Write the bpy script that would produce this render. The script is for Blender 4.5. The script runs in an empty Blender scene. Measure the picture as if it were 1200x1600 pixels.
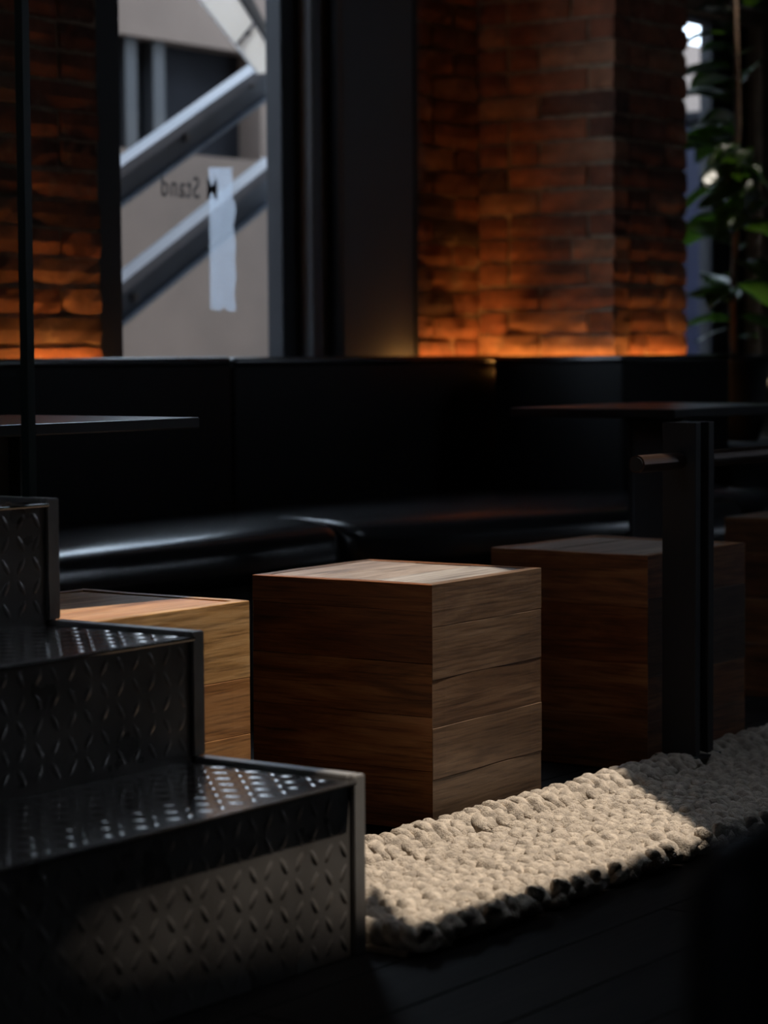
import bpy, bmesh, math, random
from mathutils import Vector, Matrix, noise
random.seed(7)
S = bpy.context.scene
COL = S.collection
R = math.radians

# ------------------------------------------------------------------ camera
# world X runs along the window wall (to the right and away), world Y goes out through it
def setup_camera():
    f, pitch, roll, h, yaw = 3771.158, R(3.80717), R(-0.36727), 0.86737, R(35.90586)
    fw = Vector((math.cos(yaw)*math.cos(pitch), math.sin(yaw)*math.cos(pitch), -math.sin(pitch)))
    rt = Vector((math.sin(yaw), -math.cos(yaw), 0)); up = rt.cross(fw)
    r2 = rt*math.cos(roll) + up*math.sin(roll); u2 = -rt*math.sin(roll) + up*math.cos(roll)
    cd = bpy.data.cameras.new('camera'); cam = bpy.data.objects.new('camera', cd); COL.objects.link(cam)
    cd.sensor_fit = 'VERTICAL'; cd.sensor_height = 36; cd.sensor_width = 27; cd.lens = f/1600*36
    cd.clip_start = .05; cd.clip_end = 200
    m = Matrix((r2, u2, -fw)).transposed().to_4x4(); m.translation = (0, 0, h); cam.matrix_world = m
    cd.dof.use_dof = True; cd.dof.focus_distance = 4.32; cd.dof.aperture_fstop = 3.4
    S.camera = cam
setup_camera()

# ------------------------------------------------------------------ sky, sun, exposure
W = bpy.data.worlds.new('sky'); S.world = W; W.use_nodes = True
wn = W.node_tree; wn.nodes['Background'].inputs[0].default_value = (.70, .82, 1.0, 1)
wn.nodes['Background'].inputs[1].default_value = 6.5
SUN = Vector((.15, -.17, 1.0)).normalized()              # towards the sun: high, shining down through the added ceiling openings
sd = bpy.data.lights.new('sun', 'SUN'); sd.energy = 5.0; sd.angle = R(.42); sd.color = (1.0, .90, .78)
so = bpy.data.objects.new('sun', sd); COL.objects.link(so); so.rotation_euler = SUN.to_track_quat('Z', 'Y').to_euler()
so.location = (3, 2, 8)
vs = S.view_settings; vs.view_transform = 'Standard'; vs.look = 'None'; vs.exposure = 0; vs.gamma = 1; vs.use_curve_mapping = False
S.cycles.use_denoising = True
S.cycles.max_bounces = 10; S.cycles.diffuse_bounces = 5; S.cycles.glossy_bounces = 5; S.cycles.transparent_max_bounces = 10
S.cycles.sample_clamp_indirect = 6

# ------------------------------------------------------------------ materials
MATS = {}
def newmat(name):
    m = bpy.data.materials.new(name); m.use_nodes = True
    nt = m.node_tree; nt.nodes.clear()
    o = nt.nodes.new('ShaderNodeOutputMaterial'); b = nt.nodes.new('ShaderNodeBsdfPrincipled')
    nt.links.new(b.outputs[0], o.inputs[0]); MATS[name] = m
    return m, nt, b, o
def N(nt, t, **kw):
    n = nt.nodes.new(t)
    for k, v in kw.items():
        if k in n.inputs: n.inputs[k].default_value = v
        else: setattr(n, k, v)
    return n
def ramp(nt, stops):
    r = nt.nodes.new('ShaderNodeValToRGB'); e = r.color_ramp.elements
    while len(e) < len(stops): e.new(.5)
    for i, (p, c) in enumerate(stops): e[i].position = p; e[i].color = (*c, 1)
    return r
def plain(name, col, rough=.5, metal=0, spec=.5, nscale=None, namt=.15, bump=0, bscale=None, coat=0):
    m, nt, b, o = newmat(name)
    b.inputs['Roughness'].default_value = rough; b.inputs['Metallic'].default_value = metal
    b.inputs['Specular IOR Level'].default_value = spec; b.inputs['Coat Weight'].default_value = coat
    tc = N(nt, 'ShaderNodeTexCoord')
    n = N(nt, 'ShaderNodeTexNoise', Scale=nscale or 6, Detail=5)
    nt.links.new(tc.outputs['Object'], n.inputs['Vector'])
    lo = tuple(c*(1-namt) for c in col); hi = tuple(min(1, c*(1+namt)) for c in col)
    r = ramp(nt, [(.3, lo), (.7, hi)]); nt.links.new(n.outputs['Fac'], r.inputs[0]); nt.links.new(r.outputs[0], b.inputs['Base Color'])
    if bump:
        n2 = N(nt, 'ShaderNodeTexNoise', Scale=bscale or 80, Detail=4); nt.links.new(tc.outputs['Object'], n2.inputs['Vector'])
        bp = N(nt, 'ShaderNodeBump', Strength=bump, Distance=.004); nt.links.new(n2.outputs['Fac'], bp.inputs['Height']); nt.links.new(bp.outputs[0], b.inputs['Normal'])
    return m
def wood(name, dark, mid, light, rough=.45):
    m, nt, b, o = newmat(name)
    tc = N(nt, 'ShaderNodeTexCoord'); oi = N(nt, 'ShaderNodeObjectInfo')
    mul = N(nt, 'ShaderNodeMath', operation='MULTIPLY'); mul.inputs[1].default_value = 37.0
    nt.links.new(oi.outputs['Random'], mul.inputs[0])
    add = N(nt, 'ShaderNodeVectorMath', operation='ADD'); nt.links.new(tc.outputs['Object'], add.inputs[0]); nt.links.new(mul.outputs[0], add.inputs[1])
    mp = N(nt, 'ShaderNodeMapping'); mp.inputs['Scale'].default_value = (1.6, 13, 13); nt.links.new(add.outputs[0], mp.inputs[0])
    n1 = N(nt, 'ShaderNodeTexNoise', Scale=1.5, Detail=7, Roughness=.62, Distortion=1.1); nt.links.new(mp.outputs[0], n1.inputs['Vector'])
    mp2 = N(nt, 'ShaderNodeMapping'); mp2.inputs['Scale'].default_value = (6, 160, 160); nt.links.new(add.outputs[0], mp2.inputs[0])
    n2 = N(nt, 'ShaderNodeTexNoise', Scale=1.2, Detail=4, Roughness=.6); nt.links.new(mp2.outputs[0], n2.inputs['Vector'])
    r = ramp(nt, [(.28, dark), (.5, mid), (.74, light)]); nt.links.new(n1.outputs['Fac'], r.inputs[0])
    # fine dark pores
    r2 = ramp(nt, [(.33, (.30, .27, .25)), (.52, (1, 1, 1))]); nt.links.new(n2.outputs['Fac'], r2.inputs[0])
    mx = N(nt, 'ShaderNodeMixRGB', blend_type='MULTIPLY'); mx.inputs[0].default_value = .75
    nt.links.new(r.outputs[0], mx.inputs[1]); nt.links.new(r2.outputs[0], mx.inputs[2])
    # board-to-board tone
    r3 = ramp(nt, [(0, (.62, .50, .44)), (.35, (1.0, .92, .85)), (.7, (1.0, 1.05, 1.08)), (1, (1.3, 1.32, 1.35))]); nt.links.new(oi.outputs['Random'], r3.inputs[0])
    mx2 = N(nt, 'ShaderNodeMixRGB', blend_type='MULTIPLY'); mx2.inputs[0].default_value = 1
    nt.links.new(mx.outputs[0], mx2.inputs[1]); nt.links.new(r3.outputs[0], mx2.inputs[2])
    nt.links.new(mx2.outputs[0], b.inputs['Base Color'])
    bp = N(nt, 'ShaderNodeBump', Strength=.25, Distance=.0015); nt.links.new(n2.outputs['Fac'], bp.inputs['Height'])
    bp2 = N(nt, 'ShaderNodeBump', Strength=.2, Distance=.004); nt.links.new(n1.outputs['Fac'], bp2.inputs['Height']); nt.links.new(bp.outputs[0], bp2.inputs['Normal'])
    nt.links.new(bp2.outputs[0], b.inputs['Normal'])
    b.inputs['Roughness'].default_value = rough
    return m
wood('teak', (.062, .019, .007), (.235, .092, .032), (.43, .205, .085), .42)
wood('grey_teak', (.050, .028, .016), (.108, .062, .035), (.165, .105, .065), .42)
wood('floor_wood', (.0035, .0028, .0025), (.009, .007, .006), (.018, .014, .012), .6)
wood('golden_wood', (.20, .085, .025), (.45, .235, .085), (.58, .35, .16), .42)
wood('lit_top', (.12, .095, .078), (.30, .25, .21), (.43, .375, .33), .52)  # paler than the sides: brightness of the lit tops put into the colour
wood('golden_top', (.24, .11, .05), (.46, .24, .11), (.58, .36, .20), .52)  # likewise a paler tone, helping the light on the top
MATS['floor_wood'].node_tree.nodes['Principled BSDF'].inputs['Specular IOR Level'].default_value = .06
for k in ('lit_top', 'golden_top'): MATS[k].node_tree.nodes['Principled BSDF'].inputs['Specular IOR Level'].default_value = .8
plain('core', (.02, .012, .008), .8)
plain('black_leather', (.012, .012, .013), .26, spec=1.0, nscale=4, bump=.03, bscale=160)
plain('back_leather', (.012, .012, .0125), .5, spec=.12, nscale=4, bump=.12, bscale=160)
plain('black_board', (.010, .010, .011), .55)
plain('black_steel', (.014, .014, .015), .42, metal=.0, spec=.35, bump=.05)
plain('frame_grey', (.056, .057, .061), .5, nscale=3, namt=.1)
plain('stile_grey', (.016, .017, .021), .6, spec=.3)
plain('frame_black', (.006, .006, .007), .6)
plain('bronze', (.045, .024, .016), .38, metal=.6)
plain('ceiling_paint', (.03, .03, .03), .9)
plain('dark_plaster', (.035, .033, .032), .85, bump=.1)
plain('mortar', (.27, .19, .13), .95, nscale=30, namt=.35, bump=.6, bscale=60)
plain('table_top', (.012, .012, .013), .32)
plain('rope', (.41, .342, .270), .9, nscale=60, namt=.38, bump=1.0, bscale=330)
plain('alley_plaster', (.125, .094, .078), .9, nscale=1.3, namt=.28, bump=.1)
plain('alley_ground', (.05, .046, .042), .9)
plain('ext_steel', (.034, .052, .085), .55, nscale=5, namt=.2)
plain('ext_flange', (.036, .038, .052), .5, nscale=5, namt=.1)
plain('ext_dark', (.014, .015, .019), .85, spec=.1)
plain('ext_pale', (.022, .024, .028), .6)
plain('white_paint', (.78, .80, .82), .4, namt=.04)
plain('blue_plastic', (.005, .009, .032), .35)
plain('black_pot', (.01, .01, .01), .45)
plain('clay', (.42, .34, .24), .8, bump=.2)
plain('bark', (.10, .055, .03), .85, nscale=40, namt=.4, bump=.6)
plain('lettering', (.015, .015, .017), .6)
plain('soil', (.03, .02, .014), .95)

def diamond(name):
    m, nt, b, o = newmat(name)
    b.inputs['Metallic'].default_value = .58
    tc = N(nt, 'ShaderNodeTexCoord'); n = N(nt, 'ShaderNodeTexNoise', Scale=9, Detail=6); nt.links.new(tc.outputs['Object'], n.inputs['Vector'])
    r = ramp(nt, [(.3, (.22, .20, .185)), (.7, (.31, .285, .265))]); nt.links.new(n.outputs['Fac'], r.inputs[0]); nt.links.new(r.outputs[0], b.inputs['Base Color'])
    r2 = ramp(nt, [(.35, (.26,)*3), (.7, (.36,)*3)]); nt.links.new(n.outputs['Fac'], r2.inputs[0]); nt.links.new(r2.outputs[0], b.inputs['Roughness'])
diamond('checker_steel')
diamond('tread_steel')
_b = MATS['tread_steel'].node_tree.nodes['Principled BSDF']; _b.inputs['Metallic'].default_value = .9
for _l in list(_b.inputs['Roughness'].links): MATS['tread_steel'].node_tree.links.remove(_l)
_b.inputs['Roughness'].default_value = .16
plain('channel_steel', (.27, .255, .24), .36, metal=.3, nscale=12, namt=.3)

def brickmat():
    m, nt, b, o = newmat('brick')
    tc = N(nt, 'ShaderNodeTexCoord'); oi = N(nt, 'ShaderNodeObjectInfo')
    r = ramp(nt, [(0, (.035, .020, .015)), (.09, (.10, .040, .024)), (.3, (.19, .064, .033)), (.7, (.27, .095, .045)), (1, (.30, .145, .080))])
    nt.links.new(oi.outputs['Random'], r.inputs[0])
    add = N(nt, 'ShaderNodeVectorMath', operation='ADD'); mul = N(nt, 'ShaderNodeMath', operation='MULTIPLY'); mul.inputs[1].default_value = 53
    nt.links.new(oi.outputs['Random'], mul.inputs[0]); nt.links.new(tc.outputs['Object'], add.inputs[0]); nt.links.new(mul.outputs[0], add.inputs[1])
    n = N(nt, 'ShaderNodeTexNoise', Scale=16, Detail=6, Roughness=.65); nt.links.new(add.outputs[0], n.inputs['Vector'])
    r2 = ramp(nt, [(.3, (.45, .42, .40)), (.62, (1.1, 1.1, 1.1))]); nt.links.new(n.outputs['Fac'], r2.inputs[0])
    mx = N(nt, 'ShaderNodeMixRGB', blend_type='MULTIPLY'); mx.inputs[0].default_value = .9
    nt.links.new(r.outputs[0], mx.inputs[1]); nt.links.new(r2.outputs[0], mx.inputs[2])
    # mortar smears
    n3 = N(nt, 'ShaderNodeTexNoise', Scale=9, Detail=5, Roughness=.7); nt.links.new(add.outputs[0], n3.inputs['Vector'])
    r4 = ramp(nt, [(.58, (0, 0, 0)), (.70, (.55, .55, .55))]); nt.links.new(n3.outputs['Fac'], r4.inputs[0])
    mx2 = N(nt, 'ShaderNodeMixRGB'); mx2.inputs[2].default_value = (.32, .22, .15, 1)
    nt.links.new(r4.outputs[0], mx2.inputs[0]); nt.links.new(mx.outputs[0], mx2.inputs[1]); nt.links.new(mx2.outputs[0], b.inputs['Base Color'])
    bp = N(nt, 'ShaderNodeBump', Strength=.8, Distance=.008); nt.links.new(n.outputs['Fac'], bp.inputs['Height']); nt.links.new(bp.outputs[0], b.inputs['Normal'])
    b.inputs['Roughness'].default_value = .9
brickmat()

def glassmat(name, tint, refl=1.0):
    m, nt, b, o = newmat(name); nt.nodes.remove(b)
    t = N(nt, 'ShaderNodeBsdfTransparent'); t.inputs[0].default_value = (*tint, 1)
    g = N(nt, 'ShaderNodeBsdfGlossy'); g.inputs['Roughness'].default_value = .02; g.inputs[0].default_value = (refl, refl, refl, 1)
    lw = N(nt, 'ShaderNodeLayerWeight', Blend=.5); pw = N(nt, 'ShaderNodeMath', operation='POWER'); pw.inputs[1].default_value = 5
    ma = N(nt, 'ShaderNodeMath', operation='MULTIPLY_ADD'); ma.inputs[1].default_value = .93; ma.inputs[2].default_value = .04
    nt.links.new(lw.outputs['Facing'], pw.inputs[0]); nt.links.new(pw.outputs[0], ma.inputs[0])
    mx = N(nt, 'ShaderNodeMixShader')
    nt.links.new(ma.outputs[0], mx.inputs[0]); nt.links.new(t.outputs[0], mx.inputs[1]); nt.links.new(g.outputs[0], mx.inputs[2]); nt.links.new(mx.outputs[0], o.inputs[0])
glassmat('window_glass', (.94, .96, .96))
glassmat('rail_glass', (.80, .84, .83))
plain('glass_edge', (.012, .022, .020), .3)
def filmmat():
    m, nt, b, o = newmat('frosted_film'); nt.nodes.remove(b)
    t = N(nt, 'ShaderNodeBsdfTransparent'); t.inputs[0].default_value = (.95, .97, 1, 1)
    d = N(nt, 'ShaderNodeBsdfDiffuse'); d.inputs[0].default_value = (.3, .31, .33, 1)
    tl = N(nt, 'ShaderNodeBsdfTranslucent'); tl.inputs[0].default_value = (.62, .65, .70, 1)
    a = N(nt, 'ShaderNodeMixShader'); a.inputs[0].default_value = .75
    nt.links.new(d.outputs[0], a.inputs[1]); nt.links.new(tl.outputs[0], a.inputs[2])
    mx = N(nt, 'ShaderNodeMixShader'); mx.inputs[0].default_value = .36
    nt.links.new(t.outputs[0], mx.inputs[1]); nt.links.new(a.outputs[0], mx.inputs[2]); nt.links.new(mx.outputs[0], o.inputs[0])
filmmat()
def leafmat():
    m, nt, b, o = newmat('leaf')
    b.inputs['Base Color'].default_value = (.045, .10, .014, 1); b.inputs['Roughness'].default_value = .32
    tl = N(nt, 'ShaderNodeBsdfTranslucent'); tl.inputs[0].default_value = (.10, .24, .015, 1)
    tc = N(nt, 'ShaderNodeTexCoord'); n = N(nt, 'ShaderNodeTexNoise', Scale=18, Detail=3); nt.links.new(tc.outputs['Object'], n.inputs['Vector'])
    r = ramp(nt, [(.3, (.012, .028, .006)), (.7, (.026, .050, .009))]); nt.links.new(n.outputs['Fac'], r.inputs[0]); nt.links.new(r.outputs[0], b.inputs['Base Color'])
    mx = N(nt, 'ShaderNodeMixShader'); mx.inputs[0].default_value = .14
    nt.links.new(b.outputs[0], mx.inputs[1]); nt.links.new(tl.outputs[0], mx.inputs[2]); nt.links.new(mx.outputs[0], o.inputs[0])
leafmat()
def ledmat():
    m, nt, b, o = newmat('led'); nt.nodes.remove(b)
    e = N(nt, 'ShaderNodeEmission'); e.inputs[0].default_value = (1.0, .43, .10, 1); e.inputs[1].default_value = 42.0
    nt.links.new(e.outputs[0], o.inputs[0])
ledmat()

# ------------------------------------------------------------------ mesh helpers
def mesh_obj(name, bm, mat, parent=None, loc=None, rotz=0, smooth=False):
    me = bpy.data.meshes.new(name); bm.normal_update(); bm.to_mesh(me); bm.free()
    if smooth:
        for p in me.polygons: p.use_smooth = True
    me.materials.append(MATS[mat])
    return link(name, me, parent, loc, rotz)
def link(name, me, parent=None, loc=None, rotz=0):
    o = bpy.data.objects.new(name, me); COL.objects.link(o); o.parent = parent
    if loc is not None: o.location = loc
    o.rotation_euler = (0, 0, rotz)
    return o
def tag(o, label, cat, group=None, kind=None):
    o['label'] = label; o['category'] = cat
    if group: o['group'] = group
    if kind: o['kind'] = kind
    return o
def thing(name, label, cat, loc=(0, 0, 0), rotz=0, group=None):
    o = bpy.data.objects.new(name, None); COL.objects.link(o); o.location = loc; o.rotation_euler = (0, 0, rotz); o.empty_display_size = .1
    return tag(o, label, cat, group)
def struct(o, label=None, cat=None):
    o['kind'] = 'structure'
    if label: o['label'] = label
    if cat: o['category'] = cat
    return o
def bx(bm, x0, x1, y0, y1, z0, z1):
    v = [bm.verts.new(p) for p in ((x0, y0, z0), (x1, y0, z0), (x1, y1, z0), (x0, y1, z0), (x0, y0, z1), (x1, y0, z1), (x1, y1, z1), (x0, y1, z1))]
    for f in ((3, 2, 1, 0), (4, 5, 6, 7), (0, 1, 5, 4), (1, 2, 6, 5), (2, 3, 7, 6), (3, 0, 4, 7)): bm.faces.new([v[i] for i in f])
    return v
def box(name, a, mat, parent=None, bev=0, seg=2, smooth=None):
    bm = bmesh.new(); bx(bm, *a)
    if bev: bmesh.ops.bevel(bm, geom=list(bm.edges), offset=bev, segments=seg, affect='EDGES', profile=.5)
    return mesh_obj(name, bm, mat, parent, smooth=(bev > 0 and seg > 2) if smooth is None else smooth)
def tube_bm(bm, pts, rad, n=10, cap=True):
    rings = []
    for i, p in enumerate(pts):
        p = Vector(p); a = Vector(pts[max(0, i-1)]); b = Vector(pts[min(len(pts)-1, i+1)]); t = (b-a).normalized()
        u = t.orthogonal().normalized() if abs(t.z) > .9 else t.cross(Vector((0, 0, 1))).normalized()
        w = t.cross(u); r = rad[i] if isinstance(rad, (list, tuple)) else rad
        rings.append([bm.verts.new(p + (u*math.cos(k*2*math.pi/n) + w*math.sin(k*2*math.pi/n))*r) for k in range(n)])
    for a, b in zip(rings, rings[1:]):
        for k in range(n): bm.faces.new((a[k], a[(k+1) % n], b[(k+1) % n], b[k]))
    if cap: bm.faces.new(rings[0][::-1]); bm.faces.new(rings[-1])
def lathe_bm(bm, prof, n=28):
    rings = [[bm.verts.new((r*math.cos(k*2*math.pi/n), r*math.sin(k*2*math.pi/n), z)) for k in range(n)] for r, z in prof]
    for a, b in zip(rings, rings[1:]):
        for k in range(n): bm.faces.new((a[k], a[(k+1) % n], b[(k+1) % n], b[k]))
    bm.faces.new(rings[0][::-1]); bm.faces.new(rings[-1])
def extrude_poly(bm, pts2, y0, y1):           # polygon in XZ, thickness along Y
    a = [bm.verts.new((x, y0, z)) for x, z in pts2]; b = [bm.verts.new((x, y1, z)) for x, z in pts2]
    bm.faces.new(a); bm.faces.new(b[::-1]); n = len(a)
    for i in range(n): bm.faces.new((a[i], b[i], b[(i+1) % n], a[(i+1) % n]))

# ------------------------------------------------------------------ room shell
X0, X1, Y0, YW, ZC = -1.8, 9.0, -2.2, 4.30, 2.9
floor = struct(box('floor', (X0, X1, Y0, YW+.2, -.12, -.012), 'core'), 'dark timber floor under the wooden cubes', 'floor')
fb = []
for k in range(5):
    bm = bmesh.new(); bx(bm, -1.2, 1.2, -.0735, .0735, -.012, 0)
    bmesh.ops.bevel(bm, geom=list(bm.edges), offset=.0015, segments=1, affect='EDGES')
    me = bpy.data.meshes.new('plank'); bm.to_mesh(me); bm.free(); me.materials.append(MATS['floor_wood']); fb.append(me)
y = 1.0; i = 0
while y < 3.7:                                  # the boards in view, one by one
    x = 1.4 - (i*.83 % 2.4)
    while x < 7.5:
        if x > 0: link('plank', random.choice(fb), floor, (x, y, 0))
        x += 2.403
    y += .15; i += 1
bm = bmesh.new()
bx(bm, X0, X1, Y0, .925, -.012, 0)
o = mesh_obj('floor_boards', bm, 'floor_wood', floor)

# ceiling with two made-up openings, cut to shape the sunlight on rug and plant
def up(pt, z=ZC): return (pt[0] + SUN.x/SUN.z*z, pt[1] + SUN.y/SUN.z*z)
sun_hole1 = [up(p) for p in ((2.795, 1.990), (3.62, 1.955), (4.10, 2.44), (3.99, 2.545), (3.775, 2.560), (3.85, 2.68), (3.87, 2.95), (3.43, 2.95), (3.40, 2.70), (3.15, 2.79),
                        (2.72, 2.875), (2.72, 2.60), (3.22, 2.60), (3.22, 2.46), (2.95, 2.200), (2.735, 2.153), (2.69, 2.150), (2.69, 2.090), (2.10, 2.068), (2.785, 2.054), (2.79, 2.114), (2.955, 2.170))]
sun_hole2 = [up(p) for p in ((6.86, 3.93), (7.18, 3.93), (7.32, 3.86), (7.46, 3.86), (7.46, 3.98), (7.18, 4.02), (7.18, 4.22), (6.86, 4.22))]
bm = bmesh.new()
for loop in ([(X0, Y0), (X1, Y0), (X1, YW+.2), (X0, YW+.2)], sun_hole1, sun_hole2):
    vv = [bm.verts.new((x, y, ZC)) for x, y in loop]
    for i in range(len(vv)): bm.edges.new((vv[i], vv[(i+1) % len(vv)]))
bmesh.ops.triangle_fill(bm, use_beauty=True, edges=list(bm.edges))
ext = bmesh.ops.extrude_face_region(bm, geom=list(bm.faces))
bmesh.ops.translate(bm, verts=[v for v in ext['geom'] if isinstance(v, bmesh.types.BMVert)], vec=SUN*1.2)
bmesh.ops.recalc_face_normals(bm, faces=list(bm.faces))
struct(mesh_obj('ceiling', bm, 'ceiling_paint'), 'dark ceiling above the seating', 'ceiling')
bm = bmesh.new()                                # has an added opening, out of view, that brings fill daylight from behind
bx(bm, X0-.2, X0, Y0, 2.3, 0, ZC); bx(bm, X0-.2, X0, 3.2, YW+.2, 0, ZC); bx(bm, X0-.2, X0, 2.3, 3.2, 0, 1.98); bx(bm, X0-.2, X0, 2.3, 3.2, 2.5, ZC)
struct(mesh_obj('wall_left', bm, 'dark_plaster'), 'dark wall at the left end', 'wall')
struct(box('wall_front', (X0, X1, Y0-.2, Y0, 0, ZC), 'dark_plaster'), 'dark wall behind the viewpoint', 'wall')
bm = bmesh.new()                                # likewise an opening near the front, added out of view for fill light
bx(bm, X1, X1+.2, Y0, -1.2, 0, ZC); bx(bm, X1, X1+.2, .1, YW+.2, 0, ZC); bx(bm, X1, X1+.2, -1.2, .1, 0, 1.75); bx(bm, X1, X1+.2, -1.2, .1, 2.4, ZC)
struct(mesh_obj('wall_right', bm, 'dark_plaster'), 'dark wall at the far right end', 'wall')

# window wall: mortar body with openings, bricks set into it one by one
bm = bmesh.new()
m0 = YW+.010; m1 = YW+.17
bx(bm, X0, 4.690, m0, m1, 0, ZC)
bx(bm, 4.690, 5.70, m0, m1, 0, .835)
bx(bm, 4.690, 5.70, m0, m1, 2.80, ZC)
bx(bm, 5.70, 6.100, 4.345, m1, 0, ZC); bx(bm, 6.100, 7.02, m0, m1, 0, ZC)
bx(bm, 7.02, 8.45, m0, m1, 0, .835)
bx(bm, 7.02, 8.45, m0, m1, 2.10, ZC)
bx(bm, 8.45, X1, m0, m1, 0, ZC)
wall_back = struct(mesh_obj('wall_back', bm, 'mortar'), 'red brick wall with the windows', 'wall')
PX, PY, PX2 = 6.465, 3.80, 6.932                # brick pier
wall_pier = struct(box('wall_pier', (PX+.010, PX2-.010, PY+.010, m0, 0, ZC), 'mortar'), 'brick pier standing out from the window wall', 'wall')

def brick_meshes(L, n=6):
    out = []
    for k in range(n):
        rr = random.Random(k*31+int(L*1000)); bm = bmesh.new()
        nx, nz = (5, 3); T = .09; H = .063
        def pnt(i, j):
            x = (i/(nx-1)-.5)*L; z = (j/(nz-1)-.5)*H
            e = (i in (0, nx-1)) + (j in (0, nz-1))
            y = [rr.uniform(-.002, .002), rr.uniform(.000, .003), rr.uniform(.003, .008)][e]
            return (x + rr.uniform(-.003, .003), y, z + rr.uniform(-.003, .003))
        g = [[bm.verts.new(pnt(i, j)) for j in range(nz)] for i in range(nx)]
        for i in range(nx-1):
            for j in range(nz-1): bm.faces.new((g[i][j], g[i+1][j], g[i+1][j+1], g[i][j+1]))
        ring = [g[i][0] for i in range(nx)] + [g[nx-1][j] for j in range(1, nz)] + [g[i][nz-1] for i in range(nx-2, -1, -1)] + [g[0][j] for j in range(nz-2, 0, -1)]
        back = [bm.verts.new((v.co.x, T, v.co.z)) for v in ring]
        for a in range(len(ring)): bm.faces.new((ring[a], back[a], back[(a+1) % len(ring)], ring[(a+1) % len(ring)]))
        bmesh.ops.recalc_face_normals(bm, faces=list(bm.faces))
        me = bpy.data.meshes.new('brick'); bm.to_mesh(me); bm.free(); me.materials.append(MATS['brick']); out.append(me)
    return out
BR = {L: brick_meshes(L) for L in (.222, .165, .105, .075)}
CH = .075
def lay(parent, s0, s1, place, z0, z1, seed, ragged=None):
    """courses of bricks along s0..s1 (functions of the course number); place(s, z, depth) -> (location, rotz)"""
    rr = random.Random(seed)
    zc = z0; row = 0
    while zc < z1:
        s = s0(row); end = s1(row) + (ragged(rr) if ragged else 0)
        seq = []
        if row % 2 and end-s > .3: seq.append(.105)
        while end - s - sum(seq) - .011*len(seq) > .30: seq.append(.222 if rr.random() > .25 else .105)
        rem = end - s - sum(seq) - .011*len(seq)
        if rem > .05: seq.append(rem)
        for L in seq:
            base = min(BR, key=lambda q: abs(q-L))
            loc, rz = place(s + L/2, zc + rr.uniform(-.003, .003), rr.uniform(-.002, .003))
            o = link('brick', rr.choice(BR[base]), parent, loc, rz); o.scale.x = L/base
            o.rotation_euler = (rr.uniform(-.006, .006), rr.uniform(-.010, .010), rz + rr.uniform(-.006, .006))
            s += L + .011
        zc += CH; row += 1
c = lambda v: (lambda row: v)
lay(wall_back, c(3.62), c(4.690), lambda s, z, d: ((s, YW+d, z), 0), .70, 2.30, 3, ragged=lambda r: r.uniform(-.012, .010))
lay(wall_back, c(6.103), c(6.470), lambda s, z, d: ((s, YW+d, z), 0), .715, 2.30, 5)
# pier: the two visible faces interlock at the corner
lay(wall_pier, lambda r: PX-.001 if r % 2 else PX+.101, c(PX2), lambda s, z, d: ((s, PY+d*.6, z), 0), .73, 2.30, 8)
lay(wall_pier, c(-YW), lambda r: -(PY+.101) if r % 2 else -PY, lambda s, z, d: ((PX+d*.6, -s, z), -math.pi/2), .73, 2.30, 9)

# window 1
w1 = struct(thing('window_1', 'tall dark framed window between the brick wall and the grey panel', 'window'))
FY0, FY1 = 4.325, 4.435
box('window_frame', (4.692, 4.800, FY0, FY1, .835, 2.80), 'frame_black', w1, .003, 1)
box('window_frame', (5.511, 5.640, 4.345, 4.405, .835, 2.80), 'stile_grey', w1, .004, 1)
box('window_frame', (5.594, 5.645, 4.300, 4.345, .835, 2.80), 'frame_grey', w1, .004, 1)
box('window_frame', (4.800, 5.511, 4.36, FY1, 2.74, 2.80), 'frame_black', w1)
box('window_sill', (4.692, 5.645, 4.315, 4.47, .815, .838), 'frame_grey', w1, .004, 1)
box('recess_panel', (5.645, 5.724, 4.40, 4.435, .815, 2.80), 'frame_black', w1)
pane = box('pane', (4.800, 5.511, 4.398, 4.404, .838, 2.74), 'window_glass', w1)
# mirrored lettering stuck on the outside of the glass, read from inside
cu = bpy.data.curves.new('lettering', 'FONT'); cu.body = 'M Stand'; cu.size = .072; cu.space_character = 1.14; cu.extrude = .0004; cu.offset = .0003
to = bpy.data.objects.new('tmp_text', cu); COL.objects.link(to)
bpy.context.view_layer.update()
me = bpy.data.meshes.new_from_object(to.evaluated_get(bpy.context.evaluated_depsgraph_get())); COL.objects.unlink(to); bpy.data.objects.remove(to)
xs = [v.co.x for v in me.vertices]; sc = .238/(max(xs)-min(xs)); mn = min(xs)
for v in me.vertices:
    x, yy, zz = v.co
    v.co = (5.290 - (x-mn)*sc, 4.4058 - zz, 1.298 + yy*sc*1.30)
me.flip_normals(); me.name = 'lettering'; me.materials.clear(); me.materials.append(MATS['lettering'])
lo = link('lettering', me, pane); lo['label'] = 'dark lettering on the glass, mirrored from inside'
# torn frosted strip on the glass
pts = [(5.258, .990), (5.30, .984), (5.318, .997), (5.335, .984), (5.372, .985)]
rr = random.Random(4)
zz = .99
while zz < 1.375:
    zz += .018; pts.append((5.378 - .012*abs(math.sin((zz-.99)*34)) - (.012 if zz > 1.30 else 0) + rr.uniform(-.003, .003), zz))
pts += [(5.372, 1.392), (5.258, 1.388)]
bm = bmesh.new(); extrude_poly(bm, pts, 4.4075, 4.4083)
st = mesh_obj('film_strip', bm, 'frosted_film', pane); st['label'] = 'frosted white strip with a torn edge'

# grey metal panel beside the window
p = struct(thing('trim_1', 'wide dark grey flat metal panel between window and brick pier', 'panel'))
box('panel_face', (5.724, 6.086, 4.285, 4.343, .80, 2.30), 'frame_grey', p, .003, 1)
box('panel_edge', (6.088, 6.101, 4.280, 4.309, .80, 2.30), 'frame_black', p)

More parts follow.
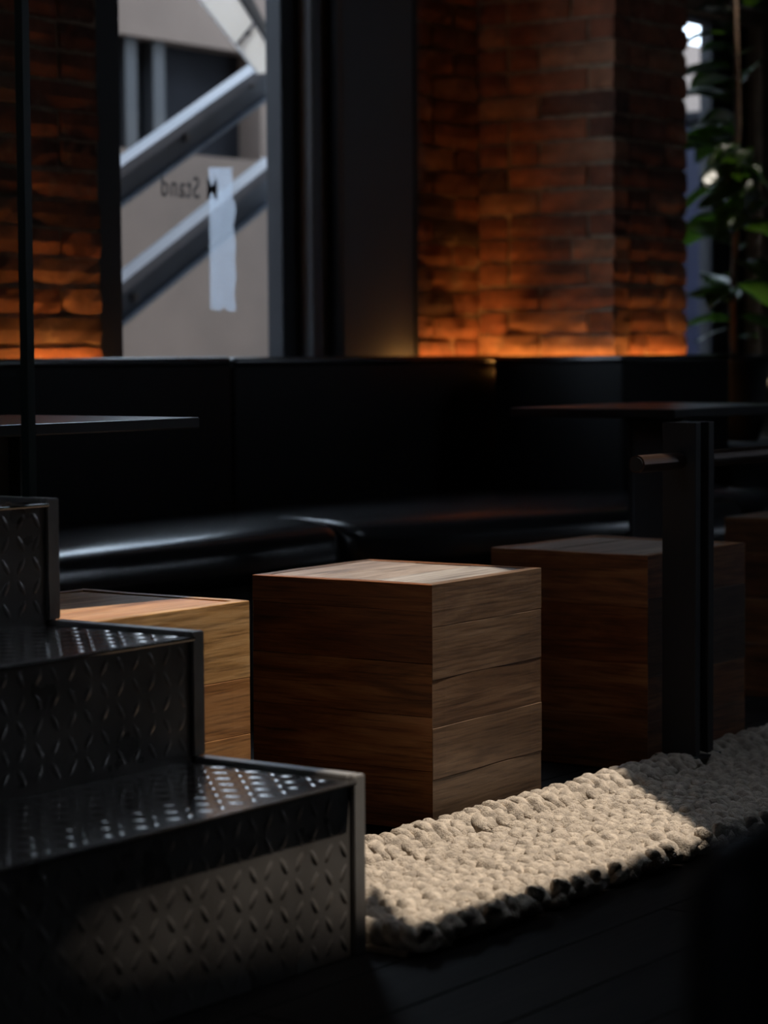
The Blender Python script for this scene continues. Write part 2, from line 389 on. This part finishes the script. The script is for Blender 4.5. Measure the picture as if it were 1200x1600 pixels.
# window 2 beyond the pier
w2 = struct(thing('window_2', 'window beyond the brick pier behind the plant', 'window'))
box('window_frame', (8.17, 8.45, 4.375, 4.43, .835, 2.12), 'stile_grey', w2, .004, 1)
box('window_frame', (7.02, 7.05, 4.34, 4.43, .835, 2.12), 'frame_black', w2)
box('window_frame', (7.05, 8.17, 4.34, 4.43, 2.085, 2.12), 'frame_black', w2)
box('window_sill', (7.02, 8.45, 4.315, 4.47, .815, .838), 'frame_grey', w2)
box('pane', (7.05, 8.17, 4.398, 4.404, .838, 2.085), 'window_glass', w2)

# ------------------------------------------------------------------ alley outside
struct(box('alley_ground', (-2, 16, 4.5, 6.6, -.3, -.15), 'alley_ground'), 'paved alley ground outside the windows', 'ground')
bm = bmesh.new()
YO = 6.5
bx(bm, 2, 7.15, YO, YO+.2, -.2, 2.55); bx(bm, 8.10, 16, YO, YO+.2, -.2, 2.55)
bx(bm, 7.15, 8.10, YO, YO+.2, -.2, 1.68); bx(bm, 7.15, 8.10, YO, YO+.2, 2.13, 2.55)
struct(mesh_obj('wall_alley', bm, 'alley_plaster'), 'pinkish beige plaster wall across the alley', 'wall')
w3 = struct(thing('window_3', 'dark window in the plaster wall across the alley', 'window'))
box('pane', (7.15, 8.10, YO+.12, YO+.14, 1.68, 2.13), 'ext_dark', w3)
for x in (7.30, 7.47): box('window_bar', (x, x+.07, YO+.05, YO+.11, 1.68, 2.13), 'ext_pale', w3)
es = thing('steel_bracing', 'blue grey diagonal steel beams outside the left window', 'steel beams', (0, 0, 0))
def stringer(xa, za, xb, zb, hgt, y, fl):
    dx, dz = xb-xa, zb-za; ex = .9
    xa2, za2, xb2, zb2 = xa-dx*ex, za-dz*ex, xb+dx*.02, zb+dz*.02
    bm = bmesh.new(); extrude_poly(bm, [(xa2, za2-hgt), (xb2, zb2-hgt), (xb2, zb2), (xa2, za2)], y, y+.02)
    s = mesh_obj('beam', bm, 'ext_steel', es)
    bm = bmesh.new(); extrude_poly(bm, [(xa2, za2-fl), (xb2, zb2-fl), (xb2, zb2+.004), (xa2, za2+.004)], y-.05, y+.03); mesh_obj('top_flange', bm, 'ext_flange', s)
    bm = bmesh.new(); extrude_poly(bm, [(xa2, za2-hgt), (xb2, zb2-hgt), (xb2, zb2-hgt+.012), (xa2, za2-hgt+.012)], y-.035, y+.03); mesh_obj('bottom_flange', bm, 'ext_steel', s)
    return s
s1 = stringer(5.90, 1.50, 6.63, 1.885, .135, 5.30, .032)
s2 = stringer(5.90, 1.13, 6.64, 1.535, .145, 5.30, .032)
for (x, z, s) in ((6.55, 1.79, s1), (6.20, 1.585, s1), (5.93, 1.05, s2)):
    bm = bmesh.new(); tube_bm(bm, [(x, 5.285, z), (x, 5.302, z)], .014, 10); mesh_obj('bolt', bm, 'ext_flange', s)
box('upright', (5.775, 5.835, 4.52, 4.58, -.15, 1.70), 'ext_dark', es, .006, 2)
# white beam descending to the right
bm = bmesh.new()
extrude_poly(bm, [(5.60, 2.439), (6.474, 1.813), (6.518, 1.820), (6.518, 1.916), (6.375, 2.045), (5.86, 2.45)], 5.20, 5.212)
wp = tag(mesh_obj('white_beam', bm, 'white_paint'), 'bright white painted beam slanting down outside the window top', 'beam')
bm = bmesh.new(); extrude_poly(bm, [(5.90, 2.455), (6.375, 2.065), (6.525, 1.925), (6.525, 1.965), (6.40, 2.10), (5.96, 2.46)], 5.195, 5.215); mesh_obj('edge_plate', bm, 'ext_pale', wp)
bm = bmesh.new(); extrude_poly(bm, [(6.352, 1.904), (6.360, 1.898), (6.450, 1.975), (6.442, 1.981)], 5.192, 5.199); mesh_obj('joint', bm, 'ext_flange', wp)
bm = bmesh.new(); tube_bm(bm, [(6.402, 5.185, 1.940), (6.402, 5.199, 1.940)], .008, 8); mesh_obj('bolt', bm, 'ext_dark', wp)
b = thing('utility_cabinet', 'dark blue metal cabinet standing outside the far window', 'cabinet', (9.2, 4.9, -.15))
box('body', (0, 1.6, 0, .5, 0, 1.98), 'blue_plastic', b, .02, 2); box('lid', (-.03, 1.63, -.03, .53, 1.985, 2.03), 'ext_dark', b, .01, 2)
for k in range(3): box('door', (.05+k*.52, .52+k*.52, -.012, -.002, .08, 1.9), 'blue_plastic', b, .003, 1)

# ------------------------------------------------------------------ banquette bench
bq = thing('banquette', 'long black leather bench along the window wall and around the pier', 'bench')
BF, BT = 4.19, .856
def cush(name, a, bev, parent=bq, mat='black_leather'): return box(name, a, mat, parent, bev, 4, True)
def back(x0, x1, y0, y1, top, mat='back_leather'):
    b = cush('backrest_panel', (x0, x1, y0, y1, .40, top-.020), .010, mat=mat)
    box('top_roll', (x0, x1, y0-.003, y1+.002, top-.024, top), 'black_leather', b, .011, 4, True)
back(3.0, 5.085, BF, BF+.055, BT)
back(5.092, 6.425, BF, BF+.055, BT-.002)
back(6.375, 6.425, 3.716, 4.186, BT-.005)
back(6.377, 7.06, 3.712, 3.762, BT-.004)
def crowned(path, yb):
    """seat whose front rolls over softly: path = front edge points (x, y); yb(x) = back edge"""
    prof = [(0, .31), (-.004, .35), (0, .385), (.008, .404), (.022, .418), (.045, .429), (.08, .4365), (.13, .441), (.20, .442)]
    bm = bmesh.new(); rows = []
    for x, y in path:
        rows.append([bm.verts.new((x, y+dy, z)) for dy, z in prof] + [bm.verts.new((x, yb(x), .442)), bm.verts.new((x, yb(x), .31))])
    for a, b in zip(rows, rows[1:]):
        for k in range(len(a)): bm.faces.new((a[k], b[k], b[(k+1) % len(a)], a[(k+1) % len(a)]))
    bm.faces.new(rows[0][::-1]); bm.faces.new(rows[-1])
    bmesh.ops.recalc_face_normals(bm, faces=list(bm.faces))
    o = mesh_obj('seat_cushion', bm, 'black_leather', bq, smooth=True)
    for p_ in o.data.polygons: p_.use_smooth = len(p_.vertices) == 4 and p_.normal.z > -.5
    return o
crowned([(3.0 + .25*k, 3.640) for k in range(7)] + [(4.80, 3.640), (4.84, 3.645), (4.868, 3.665), (4.876, 3.70)], lambda x: 4.185)
crowned([(4.884, 3.68), (4.892, 3.64), (4.92, 3.610), (5.2, 3.515), (5.5, 3.41), (5.78, 3.315), (5.95, 3.30), (6.36, 3.30)], lambda x: 4.185)
crowned([(6.36, 3.30), (7.05, 3.30)], lambda x: 3.708)
bm = bmesh.new()
def prism(bm, pts, z0, z1):
    a = [bm.verts.new((x, y, z0)) for x, y in pts]; c = [bm.verts.new((x, y, z1)) for x, y in pts]; n = len(pts)
    bm.faces.new(a[::-1]); bm.faces.new(c)
    for i in range(n): bm.faces.new((a[i], a[(i+1) % n], c[(i+1) % n], c[i]))
bm.free()
bm = bmesh.new(); prism(bm, [(3.0, 3.72), (4.885, 3.70), (5.80, 3.40), (7.05, 3.40), (7.05, 3.70), (6.44, 3.75), (6.44, 4.235), (3.0, 4.235)], 0, .31)
mesh_obj('bench_base', bm, 'black_board', bq)

led = thing('light_strip', 'warm orange light strip hidden behind the bench back', 'lamp')
for a in ((3.3, 4.690, 4.256, 4.276, .800, .808), (5.95, 6.43, 4.256, 4.276, .800, .808)): box('strip', a, 'led', led)
box('strip', (6.432, 6.446, 3.78, 4.25, .800, .808), 'led', led)
box('strip', (6.44, 6.93, 3.770, 3.784, .800, .808), 'led', led)

# ------------------------------------------------------------------ wooden cube stools
def board(L, Wd, T, seed, bev=.0010, wav=.0012, mitre=0):
    """board mesh: length on local X, width on local Z, outer face at y = 0, body to y = T"""
    rr = random.Random(seed); bm = bmesh.new(); n = 9; off = Vector((seed*3.7 % 50, seed*1.3 % 50, 0))
    prof = [(0, -.5, bev), (0, -.5, 0)]
    rings = []
    for i in range(n+1):
        x = -L/2 + L*i/n
        lo = -Wd/2 + wav*noise.noise(off + Vector((x*9, 0, 0))) ; hi = Wd/2 + wav*noise.noise(off + Vector((x*9, 7, 0)))
        yo = .0012*noise.noise(off + Vector((x*6, 3, 0)))
        e = bev if i in (0, n) else 0
        pts = [(yo+e, lo+bev), (yo+e, hi-bev), (yo+bev+e, hi), (T, hi), (T, lo), (yo+bev+e, lo)]
        mi = mitre*((i == 0) - (i == n))
        rings.append([bm.verts.new((x + mi*y, y, z)) for y, z in pts])
    for a, b in zip(rings, rings[1:]):
        for k in range(6): bm.faces.new((a[k], a[(k+1) % 6], b[(k+1) % 6], b[k]))
    bm.faces.new(rings[0][::-1]); bm.faces.new(rings[-1])
    bmesh.ops.recalc_face_normals(bm, faces=list(bm.faces))
    return bm
def stool(x, y, a, b, H, rot, label, mL, mR, mT, cutsL, cutsR, seed):
    t = thing('cube_stool', label, 'stool', (x, y, 0), R(rot), 'reclaimed wood cube stools in a row')
    T = .022; z0 = .004
    rr = random.Random(seed)
    box('core', (T, a-T, T, b-T, .012, H-T-.001), 'core', t)  # unseen dark filler, added to stop light leaking between the boards
    def face(cuts, L, place, mats, k0):
        for k, (c0, c1) in enumerate(zip(cuts, cuts[1:])):
            zt = z0 + (H-z0)*(1-c0); zb = z0 + (H-z0)*(1-c1); wd = zt-zb-.0002
            o = mesh_obj('plank', board(L, wd, T, seed*100+k0+k, mitre=1), rr.choice(mats), t)
            loc, rz = place((zt+zb)/2, rr.uniform(-.0008, .0008)); o.location = loc; o.rotation_euler = (0, 0, rz)
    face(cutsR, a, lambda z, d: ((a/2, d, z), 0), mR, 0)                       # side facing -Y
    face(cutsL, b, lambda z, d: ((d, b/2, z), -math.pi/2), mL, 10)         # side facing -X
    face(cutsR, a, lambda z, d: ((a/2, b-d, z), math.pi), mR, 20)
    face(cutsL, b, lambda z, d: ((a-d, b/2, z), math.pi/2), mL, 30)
    # top boards run along X
    nb = 3; ys = [T+.0005, b*.36, b*.68, b-T-.0005]
    for k in range(nb):
        wd = ys[k+1]-ys[k]-.0006
        o = mesh_obj('plank', board(a-2*T-.001, wd, T, seed*100+50+k), rr.choice(mT), t)
        o.location = (a/2, (ys[k]+ys[k+1])/2, H + rr.uniform(-.0015, .0003)); o.rotation_euler = (-math.pi/2, 0, 0)
    return t
CL = [0, .11, .32, .535, .755, 1]; CR = [0, .175, .385, .58, .79, 1]
stool(3.5256, 2.4479, .391, .4016, .4509, 2.18, 'dark brown wooden cube stool in the middle with sunlit top edge', ['teak'], ['grey_teak'], ['lit_top'], CL, CR, 12)
stool(4.2711, 2.4311, .4047, .3905, .4495, -1.73, 'wooden cube stool standing behind the black steel post', ['teak'], ['grey_teak', 'teak'], ['lit_top'], [0, .24, .5, .76, 1], [0, .2, .56, .77, 1], 23)
stool(2.7743, 2.6006, .42, .3918, .4435, -.45, 'golden light brown wooden cube stool behind the metal stairs', ['golden_wood'], ['golden_wood'], ['golden_top'], [0, .3, .52, .8, 1], [0, .3, .52, .76, 1], 31)
stool(5.368, 2.445, .40, .392, .45, 0, 'wooden cube stool cut off at the right edge of the picture', ['teak'], ['teak'], ['golden_top'], [0, .2, .45, .7, 1], [0, .25, .5, .78, 1], 44)

# ------------------------------------------------------------------ rug: braided cords side by side with a looped border
rug = thing('braided_rug', 'beige braided rope rug with a sunlit patch on the floor', 'rug', (0, 0, 0))
RX0, RX1, RYB, RYS, RYN = 2.775, 5.75, 2.402, 2.288, 1.955
box('backing', (RX0, RX1, RYN+.02, RYB-.02, .001, .008), 'rope', rug)
def rope_bm(bm, pts, rad, n=14, ply=4, twist=.33, ph=0):
    rings = []
    for i, p in enumerate(pts):
        p = Vector(p); a = Vector(pts[max(0, i-1)]); b = Vector(pts[min(len(pts)-1, i+1)]); t = (b-a).normalized()
        u = t.cross(Vector((0, 0, 1))).normalized(); w = t.cross(u)
        rg = []
        for k in range(n):
            th = k*2*math.pi/n; r = rad[i]*(1 + .13*math.cos(ply*th + twist*i + ph))
            rg.append(bm.verts.new(p + (u*math.cos(th) + w*math.sin(th))*r))
        rings.append(rg)
    for a, b in zip(rings, rings[1:]):
        for k in range(n): bm.faces.new((a[k], a[(k+1) % n], b[(k+1) % n], b[k]))
    bm.faces.new(rings[0][::-1]); bm.faces.new(rings[-1])
def braid_mesh(seed, L, w):
    bm = bmesh.new(); off = Vector((seed*5.1, 0, 0))
    n = int(L/.0045); pitch = .088
    for s in range(3):
        ph = s*2*math.pi/3
        pts = []; rad = []
        for i in range(n+1):
            yv = i/n*L; t = yv/pitch*2*math.pi + ph + 1.1*noise.noise(off + Vector((0, yv*8, 0)))
            pts.append((w*.25*math.sin(t) + .006*noise.noise(off + Vector((s, yv*20, 3))), -yv, .022 + .0095*math.sin(2*t) + .007*noise.noise(off + Vector((s, yv*22, 9)))))
            rad.append(.0138*(1 + .28*noise.noise(off + Vector((s*3, yv*30, 20)))))
        rope_bm(bm, pts, rad, ph=s*2)
    finish(bm, off); return to_mesh('braid', bm)
def finish(bm, off):
    for v in bm.verts:
        v.co += noise.noise_vector(v.co*170 + off)*.0013 + noise.noise_vector(v.co*42 + off)*.0030
        if v.co.z < .004: v.co.z = .004
    bmesh.ops.recalc_face_normals(bm, faces=list(bm.faces))
def to_mesh(name, bm):
    me = bpy.data.meshes.new(name); bm.to_mesh(me); bm.free()
    for p in me.polygons: p.use_smooth = True
    me.materials.append(MATS['rope']); return me
def loop_mesh(seed):
    """one fat twisted loop of the border, length along Y"""
    bm = bmesh.new(); off = Vector((seed*7.7, 2, 0)); rr = random.Random(seed)
    L = .120 + rr.uniform(-.008, .008)
    for s in range(4):
        pts = []; rad = []
        for i in range(27):
            q = i/26; yv = q*L; t = q*math.pi*1.7 + s*math.pi/2 + seed
            fat = math.sin(math.pi*min(1, max(0, q*.94+.03)))**.45
            pts.append((.0165*fat*math.cos(t) + .012*math.sin(q*3.0+.2), -yv, .027 + .0145*fat*math.sin(t)))
            rad.append(.0150*(.45+.55*fat)*(1 + .2*noise.noise(off + Vector((s*3, yv*50, 20)))))
        rope_bm(bm, pts, rad, ph=s*2)
    finish(bm, off); return to_mesh('border_loop', bm)
BM = [braid_mesh(k, RYS-RYN-.01, .066) for k in range(6)]
LM = [loop_mesh(k) for k in range(6)]
rr = random.Random(5)
x = RX0 + .025; k = 0
while x < RX1:
    link('braid', BM[(k*5+k//3) % 6], rug, (x + rr.uniform(-.003, .003), RYS-.012 + rr.uniform(-.004, .004), rr.uniform(-.001, .002)), rr.uniform(-.03, .03))
    x += .060; k += 1
x = RX0 + .02; k = 0
while x < RX1:
    link('border_loop', LM[(k*7+k//4) % 6], rug, (x, RYB + rr.uniform(-.006, .006), rr.uniform(-.001, .003)), rr.uniform(-.12, .12))
    x += .058 + rr.uniform(-.005, .005); k += 1
bm = bmesh.new()
pts = [(RX0 + i*.02, RYS - .004 + .004*noise.noise(Vector((i*.35, 1, 0))), .014 + .003*noise.noise(Vector((i*.6, 5, 0)))) for i in range(int((RX1-RX0)/.02))]
tube_bm(bm, pts, .007, 7); mesh_obj('seam_cord', bm, 'rope', rug, smooth=True)

# ------------------------------------------------------------------ metal stairs
st = thing('metal_staircase', 'black checker plate metal steps in the left foreground', 'staircase')
SX, SW = 2.768, 1.50                              # right end and left end
steps = [(2.040, 0, .262), (2.339, .262, .450), (2.634, .450, .641), (2.931, .641, .837)]
def lozenges(w, h, pitch, plane):
    """raised pattern of alternating lozenges on a w x h plate; plane(u, v, n) -> xyz"""
    bm = bmesh.new(); nu, nv = int(w/pitch), int(h/pitch)
    for i in range(nu):
        for j in range(nv):
            cu, cv = (i+.5)*pitch + (w-nu*pitch), (j+.5)*pitch + (h-nv*pitch)/2
            a = R(35 if (i+j) % 2 else -35); ca, sa = math.cos(a), math.sin(a)
            ring = []
            for q, s, hh in ((1, 1, 0), (.62, .6, .0009)):
                rg = []
                for k in range(8):
                    t = k*math.pi/4; e = .0055*q*math.cos(t); l = .0155*s*math.sin(t)
                    rg.append(bm.verts.new(plane(cu + e*ca - l*sa, cv + e*sa + l*ca, hh)))
                ring.append(rg)
            for k in range(8): bm.faces.new((ring[0][k], ring[0][(k+1) % 8], ring[1][(k+1) % 8], ring[1][k]))
            bm.faces.new(ring[1])
    bmesh.ops.recalc_face_normals(bm, faces=list(bm.faces))
    return bm
for k, (ys, zb, zt) in enumerate(steps):
    yn = steps[k+1][0] if k < 3 else 4.17
    zr = zt - .012
    ri = box('riser', (SW, SX-.028, ys+.006, ys+.012, zb - (.012 if k else 0) + .001, zr), 'checker_steel', st)
    pt = mesh_obj('raised_pattern', lozenges(SX-.03-SW, zr-zb, .034, lambda u, v, n: (SW+u, ys+.006-n, zb+v)), 'checker_steel', ri, smooth=True); pt['kind'] = 'stuff'
    tr = box('tread', (SW, SX-.028, ys-.006, yn+.010, zr, zr+.005), 'tread_steel', st, .0015, 2)
    pt = mesh_obj('raised_pattern', lozenges(SX-.03-SW, yn-ys-.02, .034, lambda u, v, n: (SW+u, ys+.012+v, zr+.005+n)), 'tread_steel', tr, smooth=True); pt['kind'] = 'stuff'
    # folded edge channel at the end of the step
    bm = bmesh.new()
    bx(bm, SX-.028, SX, ys, ys+.012, zb, zt); bx(bm, SX-.028, SX, ys+.012, yn, zt-.008, zt); bx(bm, SX-.006, SX, ys+.012, yn, zb, zt-.008)
    bmesh.ops.bevel(bm, geom=list(bm.edges), offset=.002, segments=2, affect='EDGES')
    mesh_obj('edge_channel', bm, 'channel_steel', st)
sup = bmesh.new()
for k, (ys, zb, zt) in enumerate(steps[1:]): bx(sup, SX-.006, SX, ys+.012, 4.17, steps[k][1], zb)
mesh_obj('side_plate', sup, 'black_steel', st)

gb = thing('glass_balustrade', 'clear glass balustrade pane standing on the metal stairs', 'balustrade', (0, 0, 0))
box('pane', (2.745, 2.757, 2.690, 2.928, .642, 2.2), 'rail_glass', gb)
box('edge_strip', (2.743, 2.759, 2.674, 2.690, .642, 2.2), 'glass_edge', gb)

# ------------------------------------------------------------------ tables
def table(x0, x1, y0, y1, z, label):
    t = thing('cafe_table', label, 'table', ((x0+x1)/2, (y0+y1)/2, 0), 0, 'black cafe tables by the bench')
    hx, hy = (x1-x0)/2, (y1-y0)/2
    box('table_top', (-hx, hx, -hy, hy, z-.022, z), 'table_top', t, .003, 2)
    box('column', (-.045, .045, -.045, .045, .02, z-.022), 'frame_grey', t, .004, 1)
    box('column_fin', (-.010, .010, -.075, .075, .02, z-.022), 'black_steel', t)
    box('foot_plate', (-.13, .13, -.13, .13, .001, .015), 'black_steel', t, .004, 1)
    box('bracket', (-.12, .12, -.03, .03, z-.035, z-.022), 'black_steel', t)
    return t
table(4.90, 5.54, 2.72, 3.17, .73, 'black cafe table behind the steel post on the right')
table(3.03, 3.645, 3.086, 3.60, .74, 'black cafe table with pale edge behind the stairs on the left')

# ------------------------------------------------------------------ low steel post with bronze rail
rl = thing('low_railing', 'black channel steel post carrying a bronze round rail', 'railing', (0, 0, 0))
bm = bmesh.new()
px0, px1, py0, py1, zt = 4.252, 4.330, 2.312, 2.388, .722
bm.free()
box('flange', (px0, px0+.022, py0, py1, .051, zt), 'black_steel', rl, .0015, 2)
box('flange', (px1-.024, px1, py0, py1, .051, zt), 'black_steel', rl, .0015, 2)
box('web', (px0+.022, px1-.024, py0+.026, py1-.026, .051, zt-.001), 'black_steel', rl)
bm = bmesh.new(); tube_bm(bm, [(4.085, 2.35, .645), (7.2, 2.35, .645)], .0175, 20); mesh_obj('rail', bm, 'bronze', rl, smooth=False)
for p_ in rl.children[-1].data.polygons: p_.use_smooth = len(p_.vertices) == 4
bm = bmesh.new(); tube_bm(bm, [(4.082, 2.35, .645), (4.085, 2.35, .645)], .0140, 20); mesh_obj('end_cap', bm, 'black_steel', rl)
box('plate', (7.0, 7.010, py0, py1, .001, zt), 'black_steel', rl)
box('foot_plate', (px0-.01, px1+.015, py0-.01, py1+.01,   .045, .051), 'black_steel', rl)

# ------------------------------------------------------------------ planting ledge, pots and plant
lg = box('planting_ledge', (7.08, 8.3, 3.45, 4.27, .001, .56), 'black_board', None, .01, 2)
tag(lg, 'low black ledge carrying the plant pots beyond the bench', 'ledge')
pl = thing('potted_plant', 'tall leafy green plant in a black pot by the far window', 'plant', (7.315, 3.83, .561))
bm = bmesh.new(); lathe_bm(bm, [(.085, 0), (.105, .10), (.118, .26), (.122, .285), (.108, .285), (.102, .25)]); mesh_obj('pot', bm, 'black_pot', pl, smooth=True)
bm = bmesh.new(); lathe_bm(bm, [(.100, .24), (.100, .252), (.02, .258)]); mesh_obj('soil', bm, 'soil', pl)
trunk = [(0, 0, .25), (-.008, .005, .45), (.006, 0, .65), (-.012, .004, .85), (0, -.01, 1.05), (.01, 0, 1.25), (0, 0, 1.5)]
bm = bmesh.new(); tube_bm(bm, trunk, [.014, .0135, .013, .012, .011, .009, .006], 8); mesh_obj('trunk', bm, 'bark', pl, smooth=True)
def leaf_mesh(L, Wd, droop, seed, fold=.3):
    bm = bmesh.new(); n = 9; g = []
    for i in range(n+1):
        q = i/n; w = Wd/2*math.sin(math.pi*min(1, q**.85))**.8 if 0 < q < 1 else .002
        x = L*q; z = -droop*q*q
        row = [bm.verts.new((x, s*w, z + abs(s)*w*fold + .003*math.sin(q*14+s*2+seed))) for s in (-1, -.5, 0, .5, 1)]
        g.append(row)
    for a, b in zip(g, g[1:]):
        for k in range(4): bm.faces.new((a[k], b[k], b[k+1], a[k+1]))
    bmesh.ops.solidify(bm, geom=list(bm.faces), thickness=.0012)
    me = bpy.data.meshes.new('leaf'); bm.to_mesh(me); bm.free()
    for p in me.polygons: p.use_smooth = True
    me.materials.append(MATS['leaf']); return me
LF = [leaf_mesh(.27, .125, .05, 1), leaf_mesh(.23, .11, .09, 2), leaf_mesh(.31, .135, .12, 3), leaf_mesh(.15, .07, .03, 4, .08)]
rr = random.Random(11)
def leaf(z, az, tilt, k, roll=0, r0=.012):
    o = link('leaf', LF[k], pl, (r0*math.cos(az), r0*math.sin(az), z)); o.rotation_euler = (roll, -tilt, az)
    return o
for i in range(34):
    z = .34 + 1.25*i/33; az = i*2.399 + rr.uniform(-.3, .3)
    if z > .92: az = .1 + (i*.77 % 2.1)
    leaf(z, az, rr.uniform(-.35, .75), rr.randrange(4), rr.uniform(-.5, .5))
for (z, az, tl, k) in ((.76, 3.3, .3, 3), (.66, 2.2, .5, 3), (.46, 2.9, .25, 0), (.40, 2.5, .15, 1)): leaf(z, az, tl, k, .3)
rr = random.Random(21)
def leaf_dir(p, d, nrm, k):                     # leaf at p growing along d with its face turned to nrm
    d = Vector(d).normalized(); nrm = Vector(nrm); nrm = (nrm - d*nrm.dot(d)).normalized(); y = nrm.cross(d)
    o = link('leaf', LF[k], pl, p); o.rotation_euler = Matrix((d, y, nrm)).transposed().to_euler()
for k in range(26):
    p = (rr.uniform(-.17, .03), rr.uniform(-.14, .02), rr.uniform(.74, 1.00))
    leaf_dir(p, (-.75 + rr.uniform(-.4, .6), .3 + rr.uniform(-.5, .5), -.3 + rr.uniform(-.5, .2)), (-.558 + rr.uniform(-.1, .1), -.472 + rr.uniform(-.1, .1), .684 + rr.uniform(-.1, .1)), 3)
cp = thing('clay_pot', 'pale beige pot beside the black plant pot at the right edge', 'pot', (7.51, 3.76, .561))
bm = bmesh.new(); lathe_bm(bm, [(.06, 0), (.085, .06), (.10, .16), (.103, .20), (.09, .20), (.085, .17)]); mesh_obj('body', bm, 'clay', cp, smooth=True)
bm = bmesh.new(); lathe_bm(bm, [(.088, .16), (.088, .172), (.01, .178)]); mesh_obj('soil', bm, 'soil', cp)

# ------------------------------------------------------------------ out of focus chair close to the viewpoint
ch = thing('lounge_chair', 'blurred black padded chair close up in the lower right corner', 'chair', (1.56, .574, 0), R(36))
box('backrest', (-.30, -.20, -.26, .28, .30, .60), 'back_leather', ch, .049, 5, True)
box('seat', (-.20, .10, -.26, .26, .24, .36), 'back_leather', ch, .04, 4, True)
for sx in (-.24, .07):
    for sy in (-.22, .26):
        bm = bmesh.new(); tube_bm(bm, [(sx, sy, .001), (sx*.95, sy*.95, .26)], .014, 8); mesh_obj('leg', bm, 'black_steel', ch)
